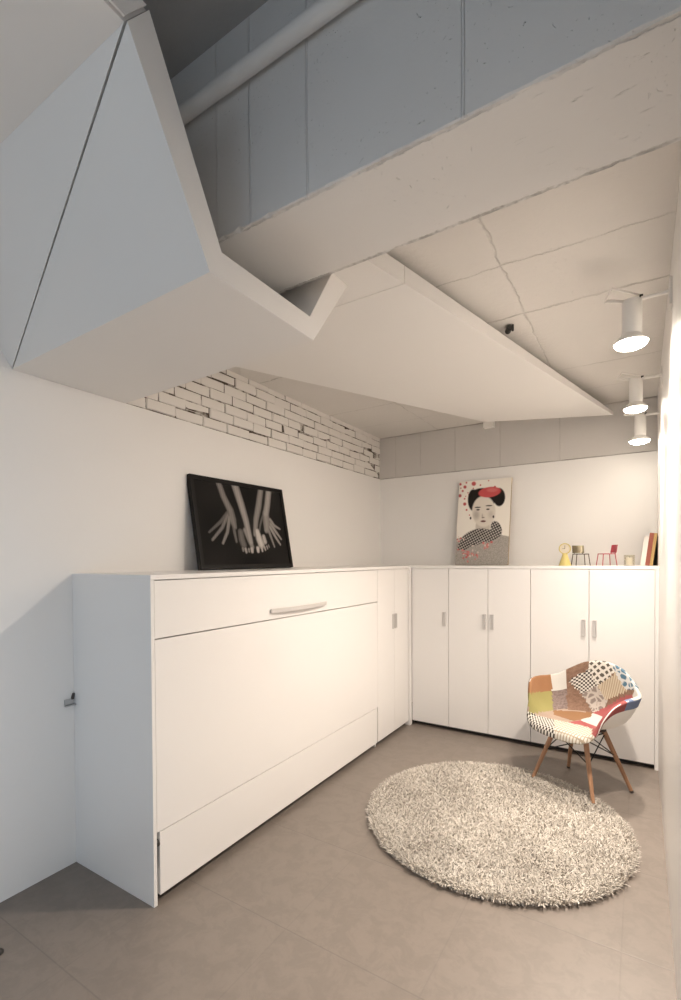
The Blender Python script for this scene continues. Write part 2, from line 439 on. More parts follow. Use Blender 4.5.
# little bracket on the left wall and a dark stop on the floor
bm = bmesh.new(); bx(bm, 0.0, 0.006, -3.266, -3.2215, 0.762, 0.794); bx(bm, 0.006, 0.020, -3.266, -3.2215, 0.762, 0.768)
wh = tag(obj('wall_bracket', bm, M['greymetal'], bevel=0.001), 'small grey metal bracket on the left wall beside the bed cabinet', 'bracket')
obj('latch', prism([(-3.236, 0.790), (-3.224, 0.790), (-3.2205, 0.818), (-3.228, 0.818)], 'x', 0.0, 0.010), M['plinth'], wh)
bm = bmesh.new(); lathe(bm, [(0, 0), (0.017, 0), (0.017, 0.006), (0.012, 0.012), (0, 0.013)], (0.292, -3.672, 0), 20)
tag(obj('floor_stud', bm, M['dark'], smooth=True), 'small black round stud on the dark floor at the photo edge', 'stud')

# ------------------------------------------------------------------ wall lamps
t = NT('lamp_glow'); t.set(Base_Color=(1, 0.9, 0.8), Emission_Color=(1.0, 0.90, 0.76, 1), Emission_Strength=40.0); M['glow'] = t.m
LAMPS = [(2.262, -2.06, 2.368), (2.268, -0.95, 2.378), (2.290, -0.42, 2.283)]
LAB = ['nearest and largest of three white spot lamps on the right wall', 'middle one of three white spot lamps on the right wall', 'farthest of three white spot lamps, hanging close to the back wall']
def build_lamp():
    u = thing('wall_lamp', LAB[0], 'lamp', LAMPS[0], 0, 'spot lamps on the right wall')
    bm = bmesh.new()      # cylindrical housing
    lathe(bm, [(0, 0.180), (0.033, 0.180), (0.037, 0.176), (0.037, 0.040), (0.034, 0.036), (0.034, 0.050), (0, 0.052)], (0.004, 0, 0), n=28)
    obj('housing', bm, M['lampwhite'], u, smooth=True)
    bm = bmesh.new()      # reflector lamp: flared shell with a glowing front
    lathe(bm, [(0.030, 0.055), (0.036, 0.034), (0.060, 0.014), (0.066, 0.006), (0.066, 0.0), (0.062, -0.001)], n=32)
    bl = obj('reflector', bm, M['lampwhite'], u, smooth=True)
    bm = bmesh.new(); lathe(bm, [(0.0645, 0.0005), (0.058, -0.010), (0.040, -0.018), (0.02, -0.022), (0, -0.023)], n=32)
    obj('lens', bm, M['glow'], bl, smooth=True)
    bm = bmesh.new(); r = W-LAMPS[0][0]
    tube(bm, [(0.036, 0.0, 0.181), (r-0.008, 0.0, 0.181)], 0.0085, 14)
    obj('arm', bm, M['lampwhite'], u, smooth=True)
    bm = bmesh.new(); bx(bm, r-0.010, r-0.0005, -0.035, 0.035, 0.115, 0.225)
    obj('wall_plate', bm, M['lampwhite'], u, bevel=0.003)
    bm = bmesh.new()
    pts = [(0.035, 0.008, 0.195), (-0.030, 0.028, 0.197), (-0.095, -0.020, 0.197), (-0.068, -0.118, 0.197), (0.030, 0.0, 0.197)]
    tube(bm, pts[:3], 0.0075, 8); tube(bm, pts[2:], 0.0042, 8)
    obj('wire_loop', bm, M['lampwhite'], u, smooth=True)
    bm = bmesh.new(); bx(bm, 0.030, 0.044, -0.004, 0.004, 0.186, 0.197)
    obj('pivot', bm, M['blackwire'], u)
    return u
def dup(root, loc, label):
    r = root.copy(); COL.objects.link(r); r.location = loc; r['label'] = label
    for ch in list(root.children):
        c = ch.copy(); COL.objects.link(c); c.parent = r
        for gch in list(ch.children):
            d = gch.copy(); COL.objects.link(d); d.parent = c
    return r
lamp0 = build_lamp()
for p, l in zip(LAMPS[1:], LAB[1:]): dup(lamp0, p, l)
def light(name, typ, loc, rot, energy, color, **kw):
    d = bpy.data.lights.new(name, typ); d.energy = energy; d.color = color
    for k, v in kw.items(): setattr(d, k, v)
    o = bpy.data.objects.new(name, d); COL.objects.link(o); o.location = loc; o.rotation_euler = rot; return o
WARM = (1.0, 0.875, 0.75)
# last spot: unseen, no fixture, added beyond the beam to brighten the near floor
for p, e, sp, sz, tx in zip(LAMPS+[(2.27, -3.75, 2.37)], (1.55, 1.1, 0.14, 1.1), (1.45, 0.15, 0.0, 0.0), (128, 118, 70, 72), (-7, -17, -10, 0)):
    light('lamp_beam', 'SPOT', (p[0], p[1], p[2]-0.03), (math.radians(tx), math.radians(7), 0), 112.0*e, WARM, spot_size=math.radians(sz), spot_blend=1.0, shadow_soft_size=0.05)
    light('lamp_spill', 'SPOT', (p[0], p[1], p[2]-0.03), (0, math.radians(20), 0), 42.0*sp, WARM, spot_size=math.radians(176), spot_blend=0.8, shadow_soft_size=0.05)
# daylight through the window behind the camera
light('window_daylight', 'AREA', (1.72, YN+0.02, 2.74), (math.radians(90), 0, 0), 2.6, (0.60, 0.79, 1.0), shape='RECTANGLE', size=0.75, size_y=0.28)

light('added_side_daylight', 'AREA', (W+0.10, (GY0+GY1)/2, 0.70), (0, math.radians(90), 0), 10.8, (0.74, 0.87, 1.0), shape='RECTANGLE', size=1.1, size_y=0.95, spread=math.radians(94))  # cool light added at the made-up side opening, spread narrowed off the sloped panel

# ------------------------------------------------------------------ shag rug
RC, RR = (1.607, -1.795), 0.695
t = NT('rug_base'); t.set(Base_Color=(0.42, 0.37, 0.31), Roughness=0.95); M['rugb'] = t.m
t = NT('rug_yarn')
at = t.n('ShaderNodeAttribute', attribute_name='tone').outputs['Fac']
t.set(Base_Color=t.mix(at, (0.36, 0.32, 0.275), (0.72, 0.68, 0.62)), Roughness=0.85); M['yarn'] = t.m
bm = bmesh.new(); lathe(bm, [(0, 0.001), (RR-0.03, 0.001), (RR-0.026, 0.005), (RR-0.03, 0.009), (0, 0.009)], (0, 0, 0), 96)
rug = tag(obj('shag_rug', bm, M['rugb']), 'round cream shaggy rug lying on the floor before the chair', 'rug')
rug.location = (RC[0], RC[1], 0)
NS = 46000
rad = (RR-0.012)*np.sqrt(rng.random(NS)); ang = rng.random(NS)*2*PI
px, py = rad*np.cos(ang), rad*np.sin(ang)
ln = rng.uniform(0.024, 0.037, NS); az = rng.random(NS)*2*PI
lean = rng.uniform(0.3, 1.25, NS)
out = np.clip((rad/RR-0.93)/0.07, 0, 1)
dx, dy = np.cos(az)*(1-out)+out*np.cos(ang), np.sin(az)*(1-out)+out*np.sin(ang)
vx, vy = -np.sin(az), np.cos(az)
w = rng.uniform(0.0017, 0.0028, NS)
segs = 3
V = np.zeros((NS, (segs+1)*3, 3)); F = []
for k in range(segs+1):
    s = k/segs
    hx = np.sin(lean*1.1*s)*ln*s; hz = ln*s*np.cos(lean*0.9*s)
    cx, cy, cz = px+dx*hx, py+dy*hx, 0.006+hz
    ww = w*(1.0 if k < segs else 0.55)
    for j in range(3):
        a = az+2*PI*j/3
        V[:, k*3+j, 0] = cx+ww*np.cos(a); V[:, k*3+j, 1] = cy+ww*np.sin(a); V[:, k*3+j, 2] = cz
base = (np.arange(NS)*(segs+1)*3)[:, None]
fl_ = []
for k in range(segs):
    for j in range(3):
        fl_.append([k*3+j, k*3+(j+1) % 3, (k+1)*3+(j+1) % 3, (k+1)*3+j])
fq = (base[:, :, None]+np.array(fl_)[None]).reshape(-1, 4)
ft = (base+np.array([segs*3, segs*3+1, segs*3+2])[None]).reshape(-1, 3)
me = bpy.data.meshes.new('pile')
nv = NS*(segs+1)*3; nf = len(fq)+len(ft)
me.vertices.add(nv); me.vertices.foreach_set('co', V.reshape(-1))
me.loops.add(len(fq)*4+len(ft)*3)
me.loops.foreach_set('vertex_index', np.concatenate([fq.reshape(-1), ft.reshape(-1)]).astype(np.int32))
me.polygons.add(nf)
starts = np.concatenate([np.arange(len(fq))*4, len(fq)*4+np.arange(len(ft))*3]).astype(np.int32)
me.polygons.foreach_set('loop_start', starts)
me.update(calc_edges=True)
lowf = 0.16*np.sin(px*9+1.3*np.sin(py*7))*np.sin(py*10+px*4+1)
tone = np.repeat(np.clip(rng.normal(0.62, 0.24, NS)+lowf, 0, 1), (segs+1)*3)
a_ = me.attributes.new('tone', 'FLOAT', 'POINT'); a_.data.foreach_set('value', tone.astype(np.float32))
pile = link('pile', me, M['yarn'], rug, smooth=True)
pile['kind'] = 'stuff'

# ------------------------------------------------------------------ patchwork armchair
ch = thing('armchair', 'patchwork fabric bucket armchair on splayed wooden legs', 'armchair', (1.975, -1.10, 0), math.radians(154))
def fab(name, kind, c1, c2=None, sc=60.0):
    c2 = c2 or c1; c1 = tuple(x*0.78 for x in c1); c2 = tuple(x*0.78 for x in c2)
    t = NT(name); uv = t.uv()
    if kind == 'plain':
        n = t.noise(uv, 180.0, 2.0); c = t.mix(n, tuple(x*0.85 for x in c1), c1)
    elif kind == 'check':
        k = t.n('ShaderNodeTexChecker', i_Scale=sc, i_Vector=uv); c = t.mix(k.outputs['Fac'], c1, c2)
    elif kind == 'grid':
        k = t.n('ShaderNodeTexBrick', i_Scale=sc, i_Vector=uv, offset=0.0); k.inputs['Mortar Size'].default_value = 0.09
        k.inputs['Brick Width'].default_value = 0.5; k.inputs['Row Height'].default_value = 0.5
        c = t.mix(k.outputs['Fac'], c1, c2)
    elif kind == 'stripe':
        k = t.n('ShaderNodeTexWave', i_Scale=sc, i_Vector=uv); c = t.mix(t.ramp(k.outputs['Fac'], 0.4, 0.6), c1, c2)
    elif kind == 'lace':
        k = t.n('ShaderNodeTexVoronoi', i_Scale=sc, i_Vector=uv, feature='DISTANCE_TO_EDGE'); c = t.mix(t.ramp(k.outputs['Distance'], 0.08, 0.16), c1, c2)
    elif kind == 'cross':
        mp = t.n('ShaderNodeMapping', i_Vector=uv); mp.inputs['Rotation'].default_value = (0, 0, PI/4)
        k = t.n('ShaderNodeTexBrick', i_Scale=sc, i_Vector=mp.outputs[0], offset=0.0); k.inputs['Mortar Size'].default_value = 0.11
        k.inputs['Brick Width'].default_value = 0.5; k.inputs['Row Height'].default_value = 0.5
        c = t.mix(k.outputs['Fac'], c1, c2)
    elif kind == 'melange':
        n = t.noise(uv, sc, 4.0, 0.8); c = t.mix(t.ramp(n, 0.35, 0.65), c1, c2)
    t.set(Base_Color=c, Roughness=0.9); t.bump(t.noise(uv, 220.0, 2.0), 0.25, 0.002); return t.m
FAB = [
    fab('brown_tweed', 'melange', (0.17, 0.095, 0.06), (0.27, 0.165, 0.115), 40),      # 0
    fab('orange_felt', 'plain', (0.34, 0.165, 0.075)),                                 # 1
    fab('white_wool', 'plain', (0.66, 0.65, 0.61)),                                  # 2
    fab('olive_wool', 'plain', (0.33, 0.30, 0.105)),                                  # 3
    fab('plum_melange', 'melange', (0.14, 0.095, 0.085), (0.29, 0.23, 0.21), 60),     # 4
    fab('black_check', 'check', (0.05, 0.04, 0.035), (0.72, 0.69, 0.63), 92),        # 5
    fab('black_cross', 'cross', (0.10, 0.085, 0.07), (0.72, 0.69, 0.63), 18),        # 6
    fab('blue_leaf', 'lace', (0.62, 0.63, 0.62), (0.08, 0.17, 0.25), 34),            # 7
    fab('beige_stripe', 'stripe', (0.58, 0.50, 0.38), (0.40, 0.32, 0.22), 24),       # 8
    fab('grey_lace', 'lace', (0.50, 0.45, 0.40), (0.24, 0.20, 0.18), 26),            # 9
    fab('tan_felt', 'plain', (0.30, 0.155, 0.07)),                                    # 10
    fab('red_felt', 'plain', (0.40, 0.10, 0.10)),                                    # 11
    fab('cream_grid', 'grid', (0.72, 0.69, 0.61), (0.40, 0.33, 0.25), 26),           # 12
    fab('blue_felt', 'plain', (0.20, 0.26, 0.43)),                                   # 13
    fab('taupe_felt', 'plain', (0.42, 0.32, 0.25)),                                  # 14
]
RIM = [(0, 0, .258, .392), (22, .105, .258, .394), (38, .185, .240, .404), (49, .228, .212, .440), (58, .248, .180, .515), (68, .278, .130, .585), (80, .312, .065, .622),
       (96, .328, -.020, .630), (112, .312, -.105, .628), (128, .268, -.175, .640), (142, .212, -.225, .680), (158, .120, -.270, .735), (180, 0, -.288, .757)]
def rim(th):
    a = abs(th); sg = 1 if th >= 0 else -1
    for p, q in zip(RIM, RIM[1:]):
        if p[0] <= a <= q[0]:
            f = (a-p[0])/(q[0]-p[0])
            i = RIM.index(p); p0 = RIM[i-1] if i else (-RIM[1][0], -RIM[1][1], RIM[1][2], RIM[1][3]); q1 = RIM[i+2] if i+2 < len(RIM) else (360-RIM[-2][0], -RIM[-2][1], RIM[-2][2], RIM[-2][3])
            out = []
            for k in (1, 2, 3):
                m0 = (q[k]-p0[k])/(q[0]-p0[0])*(q[0]-p[0]); m1 = (q1[k]-p[k])/(q1[0]-p[0])*(q[0]-p[0])
                out.append((2*f**3-3*f*f+1)*p[k]+(f**3-2*f*f+f)*m0+(-2*f**3+3*f*f)*q[k]+(f**3-f*f)*m1)
            return Vector((sg*out[0], out[1], out[2]))
def sect(th, s):
    r = rim(th); h = r.z
    c0 = Vector((0, -0.01, 0.402)); fr = max(0.0, math.cos(math.radians(th)))   # 1 at the front
    pl = Vector((r.x, r.y, 0))
    z0 = 0.395
    k3 = 0.90 if abs(th) > 60 else 1.0
    zz = max(0, h-z0)
    P = [c0, c0.lerp(Vector((pl.x, pl.y, 0.392)), 0.45), Vector((pl.x*0.86, pl.y*0.80 if r.y < 0 else pl.y*0.84, z0-0.006+0.02*(zz > .1))),
         Vector((pl.x*0.90, pl.y*(0.84 if r.y < 0 else 0.97), z0+0.62*zz+0.030*fr)), Vector((r.x, r.y-0.006*fr, h-0.040*fr*(1-min(1, max(0, zz)/.1))))]
    b = [(1-s)**4, 4*s*(1-s)**3, 6*s*s*(1-s)**2, 4*s**3*(1-s), s**4]
    return sum((P[i]*b[i] for i in range(5)), Vector())
# cutting pattern of the patchwork, drawn on an oblique plane through the seat (units: 1/650 m)
CUT = [(1, [(70, 240), (90, 150), (180, 130), (192, 226)]), (2, [(180, 130), (266, 110), (264, 222), (190, 226)]), (3, [(60, 238), (190, 228), (197, 322), (84, 335)]),
       (4, [(189, 226), (263, 222), (268, 318), (196, 322)]), (5, [(275, 178), (372, 125), (412, 205), (338, 248)]), (6, [(372, 125), (385, 60), (462, 60), (490, 150), (412, 205)]),
       (7, [(462, 60), (640, 60), (640, 235), (530, 232), (490, 150)]), (8, [(412, 205), (490, 151), (534, 236), (450, 280)]), (9, [(338, 248), (412, 206), (452, 280), (440, 312), (388, 334)]),
       (0, [(262, 60), (400, 60), (374, 125), (275, 178), (338, 248), (388, 335), (268, 320)]), (10, [(195, 321), (388, 334), (372, 354), (290, 370), (200, 342)]),
       (14, [(84, 330), (196, 321), (200, 343), (290, 370), (258, 374), (120, 345)]), (11, [(258, 373), (322, 367), (392, 391), (395, 402)]), (2, [(320, 368), (386, 338), (428, 350), (420, 394), (390, 392)]),
       (11, [(385, 336), (440, 311), (520, 260), (640, 235), (640, 480), (395, 480), (395, 404), (420, 394), (428, 350)]), (5, [(40, 330), (86, 332), (120, 345), (200, 362), (200, 480), (40, 480)]),
       (12, [(200, 361), (258, 373), (395, 402), (395, 490), (200, 490)])]
def inside(p, poly):
    r = False; n = len(poly)
    for i in range(n):
        (x0, y0), (x1, y1) = poly[i], poly[i-1]
        if (y0 > p[1]) != (y1 > p[1]) and p[0] < (x1-x0)*(p[1]-y0)/(y1-y0)+x0: r = not r
    return r
def patch(th, s, co):
    x, y, z = co
    if s > 5 and -150 < th < -40 and z > 0.40:          # roll seen from outside the sitter's left arm
        return 11 if th > -82 else (13 if th > -122 else 7)
    if -132 < th < -48 and z > 0.43 and x < -0.16:      # the sitter's left arm
        if s > 0.88 and th < -90: return 2
        if s > 0.88 and th < -80: return 13
        return 11
    p = (319.7-658.6*x-452.1*y, 662.8-181.2*x+105.3*y-712.7*z)
    for m, poly in CUT:
        if inside(p, poly): return m
    return 0 if z > 0.47 else 14
NTH, NSS = 120, 40
def shell(off, mat_fn, name, mats, s0=0.0, thick=0.008, wrap=0.0, cut=1.0):
    ths = [-180+360*i/NTH for i in range(NTH)]
    grid = [[sect(th, (j+0.5)/NSS*(1) if False else s0+(1-s0)*j/NSS) for j in range(1, NSS+1)] for th in ths]
    bm = bmesh.new(); uvl = bm.loops.layers.uv.new('UVMap')
    # normals by finite difference
    def nrm(i, j):
        a = grid[(i+1) % NTH][j]-grid[i-1][j]; b = grid[i][min(j+1, NSS-1)]-grid[i][max(j-1, 0)]
        n = a.cross(b)
        return n.normalized() if n.length > 1e-9 else Vector((0, 0, 1))
    sgn = 1
    n_test = nrm(NTH//2, 5)
    sgn = 1 if n_test.z > 0 else -1
    cen = Vector((0, -0.01, 0.402))
    def lay(o_, wr=0.0):
        return [[bm.verts.new(grid[i][j]+nrm(i, j)*sgn*(o_-wr*(1 if j/NSS > 0.80 else 0))) for j in range(NSS)] for i in range(NTH)], bm.verts.new(cen+Vector((0, 0, o_)))
    G0, c0 = lay(off); G1, c1 = lay(off-thick, wrap)
    def addf(vs, mi, uvs):
        f = bm.faces.new(vs); f.material_index = mi; f.smooth = True
        for l, u in zip(f.loops, uvs): l[uvl].uv = u
    arc = lambda i, j: (ths[i % NTH]/360*1.5+(1.5 if i >= NTH else 0), j/NSS*0.5)
    for G, c, rev in ((G0, c0, False), (G1, c1, True)):
        for i in range(NTH):
            i2 = (i+1) % NTH
            thm = ths[i]+180/NTH
            for j in range(NSS-1):
                vs = [G[i][j], G[i][j+1], G[i2][j+1], G[i2][j]]
                uvs = [(0.5*v.co.x+0.5*v.co.y*0.7 if False else arc(a, b)[0], arc(a, b)[1]) for v, (a, b) in zip(vs, ((i, j), (i, j+1), (i+1, j+1), (i+1, j)))]
                co = sum((v.co for v in vs), Vector())/4
                if co.z < 0.455 and not (j/NSS > .8 and co.y < 0.15): uvs = [(v.co.x, v.co.y) for v in vs]
                mi = mat_fn(thm, s0+(1-s0)*(j+1.5)/NSS+(10 if rev else 0), co)
                addf(vs[::-1] if rev else vs, mi, uvs[::-1] if rev else uvs)
            vs = [c, G[i][0], G[i2][0]]; co = c.co
            addf(vs[::-1] if rev else vs, mat_fn(thm, 0.01, (G[i][0].co+G[i2][0].co)/2), [(v.co.x, v.co.y) for v in vs])
    for i in range(NTH):
        i2 = (i+1) % NTH; thm = ths[i]+180/NTH
        vs = [G0[i][-1], G1[i][-1], G1[i2][-1], G0[i2][-1]]
        addf(vs, mat_fn(thm, 0.99, G0[i][-1].co), [arc(i, NSS), arc(i, NSS+1), arc(i+1, NSS+1), arc(i+1, NSS)])
    bmesh.ops.recalc_face_normals(bm, faces=bm.faces)
    me = bpy.data.meshes.new(name); bm.to_mesh(me); bm.free()
    o = bpy.data.objects.new(name, me); COL.objects.link(o)
    for m in mats: me.materials.append(m)
    o.parent = ch
    return o
M['shell'] = plain('shell_white', (0.80, 0.78, 0.75), 0.35)
shell(0.0, lambda th, s, co: 0, 'shell', [M['shell']], thick=0.006)
up = shell(0.0125, patch, 'upholstery', FAB, thick=0.0120, wrap=0.011); up['label'] = 'patchwork fabric lining in many colours'
t = NT('leg_wood'); o = t.obj()
mp = t.n('ShaderNodeMapping', i_Vector=o); mp.inputs['Scale'].default_value = (40, 40, 3)
n = t.noise(mp.outputs[0], 2.0, 4.0)
t.set(Base_Color=t.mix(n, (0.30, 0.155, 0.085), (0.42, 0.24, 0.14)), Roughness=0.5); M['wood'] = t.m
M['cap'] = plain('foot_cap', (0.06, 0.05, 0.045), 0.6)
FEET = {(1, 1): (.208, .200), (-1, 1): (-.208, .200), (1, -1): (.192, -.178), (-1, -1): (-.232, -.176)}
TOPS = {k: (k[0]*.098, (.105 if k[1] > 0 else -.090)) for k in FEET}
for k, (fx, fy) in FEET.items():
    tx, ty = TOPS[k]; fz = 0.012 if k[1] < 0 else 0.022
    f_ = (0.355-fz)/0.355
    ex, ey = tx+(fx-tx)*f_, ty+(fy-ty)*f_
    ez = fz if k[1] < 0 else fz
    bm = bmesh.new(); tube(bm, [(tx, ty, 0.370), (tx*0.7+ex*0.3, ty*0.7+ey*0.3, 0.370*0.7+ez*0.3), (ex, ey, ez)], [0.0158, 0.0145, 0.0105], 16)
    lg = obj('leg', bm, M['wood'], ch, smooth=True)
    bm = bmesh.new(); dv = Vector((ex-tx, ey-ty, ez-0.37)).normalized()
    e = Vector((ex, ey, ez)); tube(bm, [e-dv*0.002, e+dv*0.010], [0.0112, 0.0105], 14)
    obj('foot_cap', bm, M['cap'], lg, smooth=True)
bm = bmesh.new()
def at(k, z):
    tx, ty = TOPS[k]; fx, fy = FEET[k]; f_ = (0.37-z)/0.37
    return Vector((tx+(fx-tx)*f_, ty+(fy-ty)*f_, z))
ks = [(1, 1), (-1, 1), (-1, -1), (1, -1)]
for a, b in zip(ks, ks[1:]+ks[:1]):
    tube(bm, [at(a, 0.345), at(b, 0.215)], 0.0034, 8); tube(bm, [at(b, 0.345), at(a, 0.215)], 0.0034, 8)
    tube(bm, [at(a, 0.350), at(b, 0.350)], 0.0040, 8)
for a, b in ((ks[0], ks[2]), (ks[1], ks[3])):
    tube(bm, [at(a, 0.352), Vector((0, 0, 0.352)), at(b, 0.352)], 0.0045, 8)
obj('wire_brace', bm, M['blackwire'], ch, smooth=True)
for k in ks:
    bm = bmesh.new(); p = at(k, 0.365); lathe(bm, [(0, 0), (0.020, 0), (0.020, 0.030), (0, 0.030)], (p.x*0.97, p.y*0.97, 0.358), 16)
    obj('shock_mount', bm, M['cap'], ch, smooth=True)

# ------------------------------------------------------------------ prints (drawn as colour on a fine mesh)
def print_mesh(name, w, h, nx, ny, fn, parent, loc_fn, rough=0.5, coat=0.0):
    xs = np.linspace(0, 1, nx+1); ys_ = np.linspace(0, 1, ny+1)
    U, Vv = np.meshgrid(xs, ys_)
    colr = fn(U, Vv)
    verts = [loc_fn(u, v) for u, v in zip(U.reshape(-1), Vv.reshape(-1))]
    faces = [(j*(nx+1)+i, j*(nx+1)+i+1, (j+1)*(nx+1)+i+1, (j+1)*(nx+1)+i) for j in range(ny) for i in range(nx)]
    me = bpy.data.meshes.new(name); me.from_pydata(verts, [], faces); me.update()
    ca = me.color_attributes.new('ink', 'FLOAT_COLOR', 'POINT')
    ca.data.foreach_set('color', np.concatenate([colr.reshape(-1, 3), np.ones((colr.size//3, 1))], 1).astype(np.float32).reshape(-1))
    t = NT(name+'_ink'); t.set(Base_Color=t.n('ShaderNodeAttribute', attribute_name='ink').outputs['Color'], Roughness=rough, Specular_IOR_Level=0.12)
    return link(name, me, t.m, parent)

# black framed photograph of hands and feet
hw, hh = 0.835, 0.580
fr = thing('picture_frame', 'black framed dark photograph of bare hands and feet leaning on the wall', 'picture', (0.140, -2.117, HC+0.0063), math.radians(-2.0))
tilt = math.atan2(0.105, hh)
Mx = Matrix.Rotation(-tilt, 4, 'Y')
def FP(d, y, z): return Mx @ Vector((d, y, z))      # d = forward from the picture's face
def fbox(d0, d1, y0, y1, z0, z1, bm):
    vs = bx(bm, d0, d1, y0, y1, z0, z1)
    for v in vs: v.co = Mx @ v.co
    return bm
bm = bmesh.new(); fw = 0.026
fbox(-0.034, 0.0, -hw/2, hw/2, 0, fw, bm); fbox(-0.034, 0.0, -hw/2, hw/2, hh-fw, hh, bm)
fbox(-0.034, 0.0, -hw/2, -hw/2+fw, fw, hh-fw, bm); fbox(-0.034, 0.0, hw/2-fw, hw/2, fw, hh-fw, bm)
obj('frame', bm, M['black'], fr)
bm = bmesh.new(); fbox(-0.030, -0.012, -hw/2+0.004, hw/2-0.004, 0.004, hh-0.004, bm); obj('back_board', bm, M['black'], fr)
def q2uv(x, y):      # print area corners as seen in the study crop -> 0..1
    TL, TR, BR, BL = (125, 108), (528, 172), (572, 508), (150, 518)
    u, v = 0.5, 0.5
    for _ in range(12):
        X = (1-v)*((1-u)*TL[0]+u*TR[0])+v*((1-u)*BL[0]+u*BR[0]); Y = (1-v)*((1-u)*TL[1]+u*TR[1])+v*((1-u)*BL[1]+u*BR[1])
        dXu = (1-v)*(TR[0]-TL[0])+v*(BR[0]-BL[0]); dYu = (1-v)*(TR[1]-TL[1])+v*(BR[1]-BL[1])
        dXv = (1-u)*(BL[0]-TL[0])+u*(BR[0]-TR[0]); dYv = (1-u)*(BL[1]-TL[1])+u*(BR[1]-TR[1])
        det = dXu*dYv-dXv*dYu; ex, ey = x-X, y-Y
        u += (ex*dYv-ey*dXv)/det; v += (ey*dXu-ex*dYu)/det
    return u, 1-v
LIMB = [  # x, y, half width ... brightness : limbs and digits of the photograph
    ([(228, 118, 14), (248, 190, 15), (275, 255, 17)], .42), ([(298, 122, 20), (325, 220, 19), (345, 300, 17), (366, 410, 13)], .62),
    ([(275, 255, 18), (283, 300, 20), (292, 335, 12)], .40), ([(262, 270, 9), (232, 310, 8), (180, 362, 5)], .26), ([(262, 280, 9), (236, 340, 8), (192, 398, 6)], .38),
    ([(270, 290, 9), (258, 360, 8), (236, 413, 6)], .46), ([(284, 300, 9), (290, 360, 8), (297, 405, 6)], .30),
    ([(318, 360, 15), (322, 395, 17), (330, 420, 16)], .30), ([(340, 350, 12), (360, 400, 13), (372, 430, 11)], .50),
    ([(338, 440, 8), (341, 454, 7)], .62), ([(325, 436, 6), (326, 448, 5)], .45), ([(369, 438, 10), (370, 452, 8)], .80), ([(354, 440, 6), (355, 452, 5)], .50),
    ([(428, 150, 15), (412, 235, 17), (396, 300, 15), (388, 370, 11)], .48), ([(470, 150, 17), (458, 230, 17), (448, 275, 18)], .62),
    ([(448, 275, 20), (452, 320, 22), (448, 350, 14)], .52), ([(430, 285, 6), (415, 330, 6), (412, 350, 5)], .25),
    ([(470, 300, 9), (492, 328, 8), (522, 344, 5)], .55), ([(472, 320, 9), (500, 358, 8), (528, 392, 5)], .58), ([(468, 335, 9), (495, 380, 8), (522, 418, 5)], .60),
    ([(458, 345, 9), (474, 390, 7), (488, 428, 5)], .48), ([(400, 355, 13), (408, 390, 19), (418, 418, 19)], .92), ([(432, 380, 10), (438, 405, 12)], .75),
    ([(399, 436, 10), (400, 450, 8)], .95), ([(419, 434, 7), (422, 448, 6)], .80), ([(434, 430, 6), (438, 443, 5)], .68), ([(446, 426, 5), (450, 437, 4)], .60), ([(455, 420, 4), (459, 430, 4)], .45)]
def hands(U, V):
    out = np.zeros(U.shape); X = U*hw; Y = V*hh
    base_n = 0.012+0.004*np.sin(U*9)*np.cos(V*7)
    for pts, br_ in LIMB:
        val = np.zeros(U.shape)
        for (x0, y0, r0), (x1, y1, r1) in zip(pts, pts[1:]):
            u0, v0 = q2uv(x0, y0); u1, v1 = q2uv(x1, y1)
            ax, ay, bx_, by_ = u0*hw, v0*hh, u1*hw, v1*hh
            k = hw/430
            tt = np.clip(((X-ax)*(bx_-ax)+(Y-ay)*(by_-ay))/max(1e-9, (bx_-ax)**2+(by_-ay)**2), 0, 1)
            d = np.hypot(X-ax-tt*(bx_-ax), Y-ay-tt*(by_-ay)); r = (r0+(r1-r0)*tt)*k
            val = np.maximum(val, np.clip(1-(d/r)**2, 0, 1)**0.6)
        grain = 0.78+0.22*np.sin(X*310+Y*130)*np.sin(Y*260-X*90)
        out = np.maximum(out, val*br_*grain*0.78)
    g_ = base_n+out**1.25
    return np.stack([g_*1.0, g_*0.92, g_*0.86], -1)
i0 = fw-0.001
print_mesh('photograph', hw, hh, 200, 130, hands, fr, lambda u, v: FP(-0.008, -hw/2+i0+(hw-2*i0)*u, i0+(hh-2*i0)*v), 0.8)
bm = bmesh.new(); bx(bm, -0.005, -0.004, -hw/2+i0, hw/2-i0, i0, hh-i0)
for v in bm.verts: v.co = Mx @ v.co
t = NT('picture_glass'); t.set(Base_Color=(1, 1, 1), Roughness=0.03, IOR=1.45, Transmission_Weight=1.0, Alpha=1.0)
mixn = t.t.nodes.new('ShaderNodeMixShader'); tr = t.t.nodes.new('ShaderNodeBsdfTransparent'); gl = t.t.nodes.new('ShaderNodeBsdfGlossy'); gl.inputs['Roughness'].default_value = 0.04
mixn.inputs[0].default_value = 0.007
t.t.links.new(tr.outputs[0], mixn.inputs[1]); t.t.links.new(gl.outputs[0], mixn.inputs[2]); t.t.links.new(mixn.outputs[0], t.t.nodes['Material Output'].inputs[0])
M['glass'] = t.m
bm.free()

